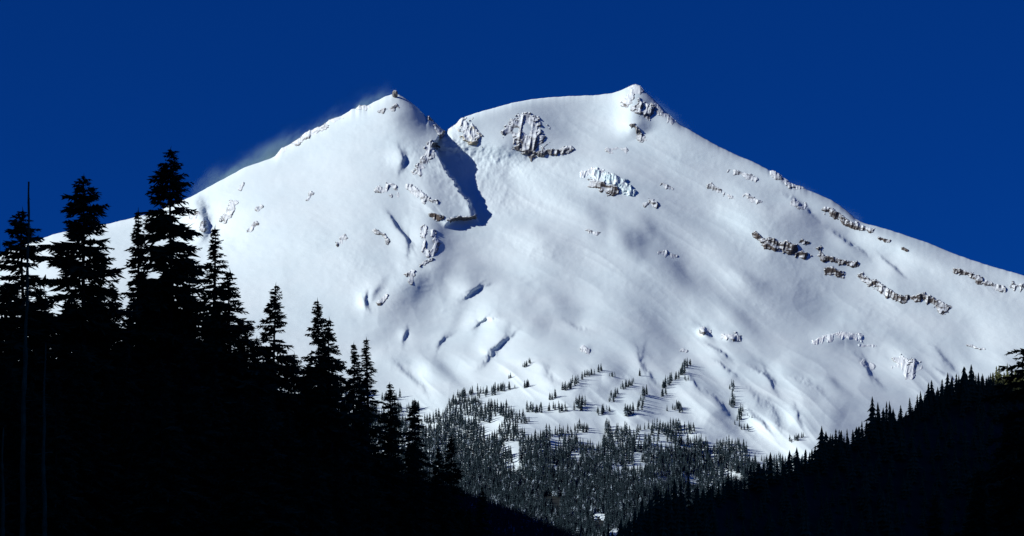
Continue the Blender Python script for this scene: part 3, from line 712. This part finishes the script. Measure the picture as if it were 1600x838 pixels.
snag(45, 284, 150, .25, 7, 'tall bare snag standing clear of the firs at far left', ns=110, lmax=.7, lean=-.55)
snag(70, 536, 140, .20, 8, 'shorter pale snag with crooked twigs right of the tall snag', stubs=(.15, .98), ns=50, lmax=1.3)
snag(6, 668, 130, .17, 9, 'thin snag cut by the left edge of the photo', ns=20, lmax=.6)

# ------------------------------------------------------------------ small conifers for the hillside and the far forest
def small_conifer(name, H, Rb, seed, mat, lev=7, seg=6):
    rs = np.random.RandomState(seed); v = []; f = []
    for i in range(lev):
        t = i/lev; zt = H*(1-.93*t**1.05)+H*.03; zb = zt-H/lev*(1.25+.3*rs.rand()); r = Rb*(t+.10)**.8*rs.uniform(.82, 1.15)
        if i > lev-2: r *= .85
        k = len(v); v.append((0, 0, zt)); o = rs.rand()*6
        for j in range(seg*2):
            th = o+j*math.pi/seg+rs.normal(0, .1); rr = r*(rs.uniform(.8, 1.25) if j % 2 else rs.uniform(.40, .62)); v.append((rr*math.cos(th), rr*math.sin(th), zb+(0 if j % 2 else H/lev*.35)+rs.normal(0, .03*H/lev)))
        for j in range(seg*2): f.append((k, k+1+j, k+1+(j+1) % (seg*2)))
    tv = []; tf = []
    for z, r in ((-2.0, .018*H), (H*.97, .03)):
        for j in range(5): th = j*2*math.pi/5; tv.append((r*math.cos(th), r*math.sin(th), z))
    for j in range(5): tf.append((j, (j+1) % 5, 5+(j+1) % 5, 5+j))
    return (np.array(v), np.array(f)), (np.array(tv), np.array(tf))
def forest(name, pts_, hs, kinds, mat, label, group, cat, n_single, crown_only_stuff_name, stuff_label):
    """pts sorted so that the ones that show largest come first; those are things, the rest one mass"""
    protos = [small_conifer(name, 1.0*10, kk[0]*10, kk[1], mat) for kk in kinds]
    rs = np.random.RandomState(3); ents = []
    for (c, t) in protos:
        e = empty(name, (0, 0, 0)); mesh_obj('crown', *c, mat, e); mesh_obj('trunk', *t, M_BARK, e); ents.append([e, False])
    m = min(n_single, len(pts_)); ki = rs.randint(0, len(kinds), len(pts_)); rot = rs.rand(len(pts_))*6.28; wd = rs.uniform(.85, 1.2, len(pts_))
    for i in range(m):
        k = ki[i] if i >= len(kinds) else i
        e, used = ents[k]
        if used: t = copy_tree(e)
        else: t = e; ents[k][1] = True
        s = hs[i]/10; t.location = tuple(pts_[i]); t.scale = (s*wd[i], s*wd[i], s); t.rotation_euler = (0, 0, rot[i])
        settag(t, label=label(i) if callable(label) else label, category=cat, group=group)
    AV = []; AF = []; k0 = 0
    for i in range(m, len(pts_)):
        (cv, cf), _ = protos[ki[i]]; s = hs[i]/10; ca, sa = math.cos(rot[i]), math.sin(rot[i])
        x = (cv[:, 0]*ca-cv[:, 1]*sa)*s*wd[i]; y = (cv[:, 0]*sa+cv[:, 1]*ca)*s*wd[i]
        AV.append(np.stack([x, y, cv[:, 2]*s], 1)+pts_[i]); AF.append(cf+k0); k0 += len(cv)
    if AV: mesh_obj(crown_only_stuff_name, np.concatenate(AV), np.concatenate(AF), mat, tag=dict(kind='stuff', label=stuff_label))
# right hillside: scatter in world space
rs = np.random.RandomState(17); cand = []
cell = {}
for q in range(12000):
    a = rs.uniform(935, 1790); t = rs.rand()**1.25*.97 if q < 8000 else rs.rand()*.05
    p = hill_point(np.array(a), np.array(t)); x, y, z = p
    u = x/y*F+CU
    if u > 1640 or z < -2.4: continue
    md = (3.2+3.5*vnoise(a*.03, 0, 5)) if t < .10 else 11.5
    kx, ky = int(x//12), int(y//12); bad = False
    for i in (-1, 0, 1):
        for j in (-1, 0, 1):
            for (px, py) in cell.get((kx+i, ky+j), ()):
                if (px-x)**2+(py-y)**2 < md*md: bad = True
    if bad: continue
    cell.setdefault((kx, ky), []).append((x, y)); cand.append((x, y, z-.5, t))
cand = np.array(cand); hh = rs.uniform(14, 25, len(cand)); hh[cand[:, 3] < .05] *= rs.uniform(.45, 1.15, (cand[:, 3] < .05).sum())
tops = HV-F*(cand[:, 2]+hh)/cand[:, 1]
hh *= .55+.8*vnoise(cand[:, 0]*.03, cand[:, 1]*.01, 77)
order = np.argsort(cand[:, 3]*300+0*tops)      # crest trees show whole against the snow
cand = cand[order]; hh = hh[order]; print('hill trees', len(cand))
forest('conifer_tree', cand[:, :3], hh, [(.26, 1), (.31, 2), (.22, 3), (.34, 4), (.28, 5)], M_FOL2, lambda i: 'conifer on the crest of the right hillside with its top against the snow' if cand[i, 3] < .06 else 'conifer of the shaded slope below the crest of the right hillside',
       'conifers of the right hillside', 'tree', 300, 'hillside_forest', 'shaded dark conifer forest covering the right hillside')

# far forest on the foot of the mountain
rs = np.random.RandomState(29)
far = []
def add_far(u, v, h):
    far.append((u, v, h))
CL = [  # clumps: u0,v0,u1,v1, half width, count, height m
 (817, 573, 830, 568, 3, 6, 22), (815, 605, 829, 605, 3, 8, 27), (795, 592, 800, 586, 3, 3, 20), (858, 624, 868, 622, 4, 7, 30), (876, 612, 890, 606, 4, 9, 28), (892, 602, 908, 594, 4, 12, 32), (912, 590, 942, 578, 3, 18, 26),
 (950, 588, 960, 588, 3, 6, 20), (957, 622, 968, 612, 4, 10, 26), (968, 610, 992, 598, 4, 16, 26), (998, 588, 1002, 588, 2, 3, 26), (953, 628, 958, 626, 3, 5, 30), (976, 650, 990, 640, 6, 16, 34),
 (998, 645, 1008, 615, 4, 14, 34), (900, 640, 915, 628, 7, 18, 34), (1036, 608, 1050, 594, 4, 16, 32), (1056, 594, 1070, 580, 4, 14, 30), (1066, 576, 1076, 570, 4, 12, 30), (1036, 622, 1040, 612, 3, 6, 30), (1070, 600, 1075, 590, 3, 3, 20),
 (1142, 610, 1147, 604, 3, 5, 30), (1143, 640, 1147, 615, 4, 16, 30), (1152, 665, 1157, 640, 4, 14, 28), (1160, 650, 1175, 652, 3, 4, 12), (1160, 668, 1170, 672, 4, 6, 22),
 (712, 622, 750, 612, 6, 26, 28), (750, 618, 800, 605, 7, 34, 28), (600, 625, 622, 622, 5, 12, 30), (640, 640, 652, 638, 5, 10, 34), (700, 632, 720, 628, 6, 14, 28), (1232, 690, 1252, 684, 4, 16, 20),
 (908, 548, 922, 547, 2, 5, 10), (1050, 640, 1075, 640, 8, 16, 26), (930, 650, 950, 640, 6, 14, 28), (860, 640, 885, 640, 8, 14, 28), (820, 640, 850, 640, 8, 16, 28)]
for a, b, c, d, wd, nn, h in CL:
    for i in range(nn):
        t = rs.rand(); add_far(a+(c-a)*t+rs.uniform(-1, 1)*wd*1.1, b+(d-b)*t+rs.uniform(-.6, 1)*wd*.7, h*rs.uniform(.6, 1.1))
tl = lambda u: np.interp(u, [560, 600, 640, 660, 690, 700, 740, 790, 810, 850, 900, 960, 1000, 1050, 1090, 1130, 1170, 1190, 1230, 1260], [600, 622, 640, 648, 648, 630, 622, 622, 650, 660, 662, 665, 662, 655, 665, 680, 702, 715, 712, 712])
OPEN = [(795, 700, 16, 8, -.5), (806, 712, 8, 12, 0), (997, 712, 9, 7, 0), (968, 692, 14, 4, 0), (1145, 742, 16, 8, .3), (1080, 752, 16, 8, .5), (835, 670, 7, 5, 0), (1105, 675, 14, 8, .8), (1190, 725, 9, 8, 0), (936, 813, 10, 13, 0), (960, 840, 11, 14, 0),
        (870, 682, 6, 4, 0), (1030, 690, 8, 4, 0), (940, 730, 8, 3, 0), (780, 668, 10, 4, 0), (900, 715, 6, 3, 0), (1060, 700, 8, 3, 0), (850, 640, 10, 8, 0), (1105, 655, 12, 7, .7), (1020, 650, 14, 12, .7)]
cell = {}
for q in range(150000):
    u = rs.uniform(540, 1290) if q < 90000 else rs.uniform(-150, 545); v = rs.uniform(600, 872)
    lim = tl(u)+10*vnoise(u*.06, 0, 9)
    if v < lim: continue
    k = (v-lim)/60
    if k < 1 and vnoise(u*.045, v*.07, 12) > .40+.75*k: continue
    if vnoise(u*.03+9, v*.06, 14)+.25*vnoise(u*.2, v*.2, 15) > (.86 if v < 740 else 1.02): continue
    bad = False
    for cu, cv, ru, rv, sk_ in OPEN:
        if ((u-cu)/ru)**2+((v-(cv+4)-(u-cu)*sk_)/rv)**2 < 1: bad = True
    if bad: continue
    md = 3.4 if v < 715 else 2.9; kx, ky = int(u//6), int(v//6)
    for i in (-1, 0, 1):
        for j in (-1, 0, 1):
            for (px, py) in cell.get((kx+i, ky+j), ()):
                if (px-u)**2+((py-v)*1.0)**2 < md*md: bad = True
    if bad: continue
    cell.setdefault((kx, ky), []).append((u, v)); add_far(u, v, 17+26*rs.rand()**.8*(0.8 if v < lim+25 else 1))
far = np.array(far)
Df = depth(far[:, 0], far[:, 1]); pf = P3(far[:, 0], far[:, 1], Df); pf[:, 2] -= .8
szpx = far[:, 2]/Df*F
single = np.zeros(len(far), bool); nclump = sum(c[5] for c in CL)
score = szpx.copy(); score[nclump:] += 0; score[:nclump] += 3.0; score[far[:, 0] < 600] -= 20
order = np.argsort(-score); pf = pf[order]; fh = far[order, 2]; print('far trees', len(far))
CLL = {0: 'the tiny grove topmost above the centre of the far forest', 1: 'the square dark grove on the snow above the far forest', 7: 'the small pair of trees on the snow knoll',
 6: 'the row that climbs right along the snow crest', 4: 'the stepped row at the left of the snow crest', 5: 'the stepped row in the middle of the snow crest', 15: 'the left slope of the central clump', 16: 'the middle of the central clump',
 17: 'the top of the central clump', 20: 'the top of the upright clump on bare snow', 21: 'the upright clump on bare snow', 22: 'the lower half of the upright clump', 24: 'the last trees right of the upright clump',
 25: 'the left shoulder of the treeline', 26: 'the treeline climbing right from the left shoulder', 29: 'the gap beside the low near fir', 30: 'the sunny knoll beside the right hillside', 10: 'the long grove with striped shadows', 9: 'the short row above the striped shadows'}
cid = np.concatenate([[k]*c[5] for k, c in enumerate(CL)]+[[-1]*(len(far)-nclump)]).astype(int)[order]
def far_label(i):
    k = cid[i]
    if k == 10 or k == -1 or k not in CLL: return 'snow dusted conifer scattered along the broken upper edge of the far forest' if k != -1 else 'snow dusted conifer inside the far forest below the mountain'
    return 'small snow dusted conifer of '+CLL[k]
forest('snowy_conifer', pf, fh, [(.21, 11), (.24, 12), (.18, 13), (.23, 14), (.26, 15)], M_SFOL, far_label,
       'snow dusted conifers of the far forest', 'tree', 300, 'far_forest', 'snow dusted forest covering the foot of the mountain')

# ------------------------------------------------------------------ snow blown off the ridges
def plume(label, u0, v0, u1, v1, y, h_px, dens, seed, thick=160, lift=2):
    a = P3(np.array(float(u0)), np.array(float(v0)), np.array(float(y))); b = P3(np.array(float(u1)), np.array(float(v1)), np.array(float(y)))
    L = float(np.linalg.norm(b-a)); ang = math.atan2(b[2]-a[2], b[0]-a[0]); h = h_px*y/F
    vs = [(x*L, yy*thick, z*h) for x in (0, 1) for yy in (0, 1) for z in (-.25, 1)]
    fs = [(0, 1, 3, 2), (4, 6, 7, 5), (0, 4, 5, 1), (2, 3, 7, 6), (0, 2, 6, 4), (1, 5, 7, 3)]
    m = bpy.data.materials.new('blown_snow'); m.use_nodes = True; n = m.node_tree; n.nodes.clear()
    out = N(n, 'ShaderNodeOutputMaterial'); pv = N(n, 'ShaderNodeVolumePrincipled'); n.links.new(pv.outputs[0], out.inputs['Volume'])
    pv.inputs['Color'].default_value = (.50, .84, 1, 1); pv.inputs['Anisotropy'].default_value = 0.1
    tc = N(n, 'ShaderNodeTexCoord'); sx = N(n, 'ShaderNodeSeparateXYZ'); n.links.new(tc.outputs['Object'], sx.inputs[0])
    mp = N(n, 'ShaderNodeMapping'); mp.inputs['Scale'].default_value = (1, .6, 1.0); mp.inputs['Rotation'].default_value = (0, R(20), 0); mp.inputs['Location'].default_value = (seed*37, 0, 0)
    n.links.new(tc.outputs['Object'], mp.inputs[0])
    mp2 = N(n, 'ShaderNodeMapping'); mp2.inputs['Scale'].default_value = (.6, 1, 1.3); n.links.new(mp.outputs[0], mp2.inputs[0])
    t = noise_node(n, 0.011, 5, .6, vec=mp2.outputs[0])
    def mrange(src, a, b, c=0, d=1):
        r = N(n, 'ShaderNodeMapRange'); r.interpolation_type = 'SMOOTHSTEP'
        r.inputs[1].default_value = a; r.inputs[2].default_value = b; r.inputs[3].default_value = c; r.inputs[4].default_value = d
        n.links.new(src, r.inputs[0]); return r.outputs[0]
    fz = mrange(sx.outputs['Z'], -.05*h, h, 1, 0); fa = mrange(sx.outputs['X'], 0, .22*L); fb = mrange(sx.outputs['X'], L, .8*L)
    fn = mrange(t.outputs[0], .42, .66, .04, 1)
    cur = fz
    p2 = N(n, 'ShaderNodeMath', operation='POWER'); n.links.new(fz, p2.inputs[0]); p2.inputs[1].default_value = 2.2; cur = p2.outputs[0]
    for s in (fa, fb, fn):
        q = N(n, 'ShaderNodeMath', operation='MULTIPLY'); n.links.new(cur, q.inputs[0]); n.links.new(s, q.inputs[1]); cur = q.outputs[0]
    q = N(n, 'ShaderNodeMath', operation='MULTIPLY'); n.links.new(cur, q.inputs[0]); q.inputs[1].default_value = dens; n.links.new(q.outputs[0], pv.inputs['Density'])
    try: m.cycles.volume_step_rate = 1.0
    except Exception: pass
    o = mesh_obj('blown_snow', vs, fs, m, tag=dict(kind='stuff', label=label)); o.location = tuple(a); o.rotation_euler = (0, -ang, 0)
    return o
plume('veil of wind blown snow streaming off the left ridge', 285, 322, 628, 148, 9950, 50, .026, 1)
plume('thin wisp of blown snow right of the right summit', 992, 138, 1085, 212, 10750, 20, .005, 2)
plume('thin veil of blown snow on the right skyline', 1225, 286, 1350, 352, 10250, 22, .008, 3)
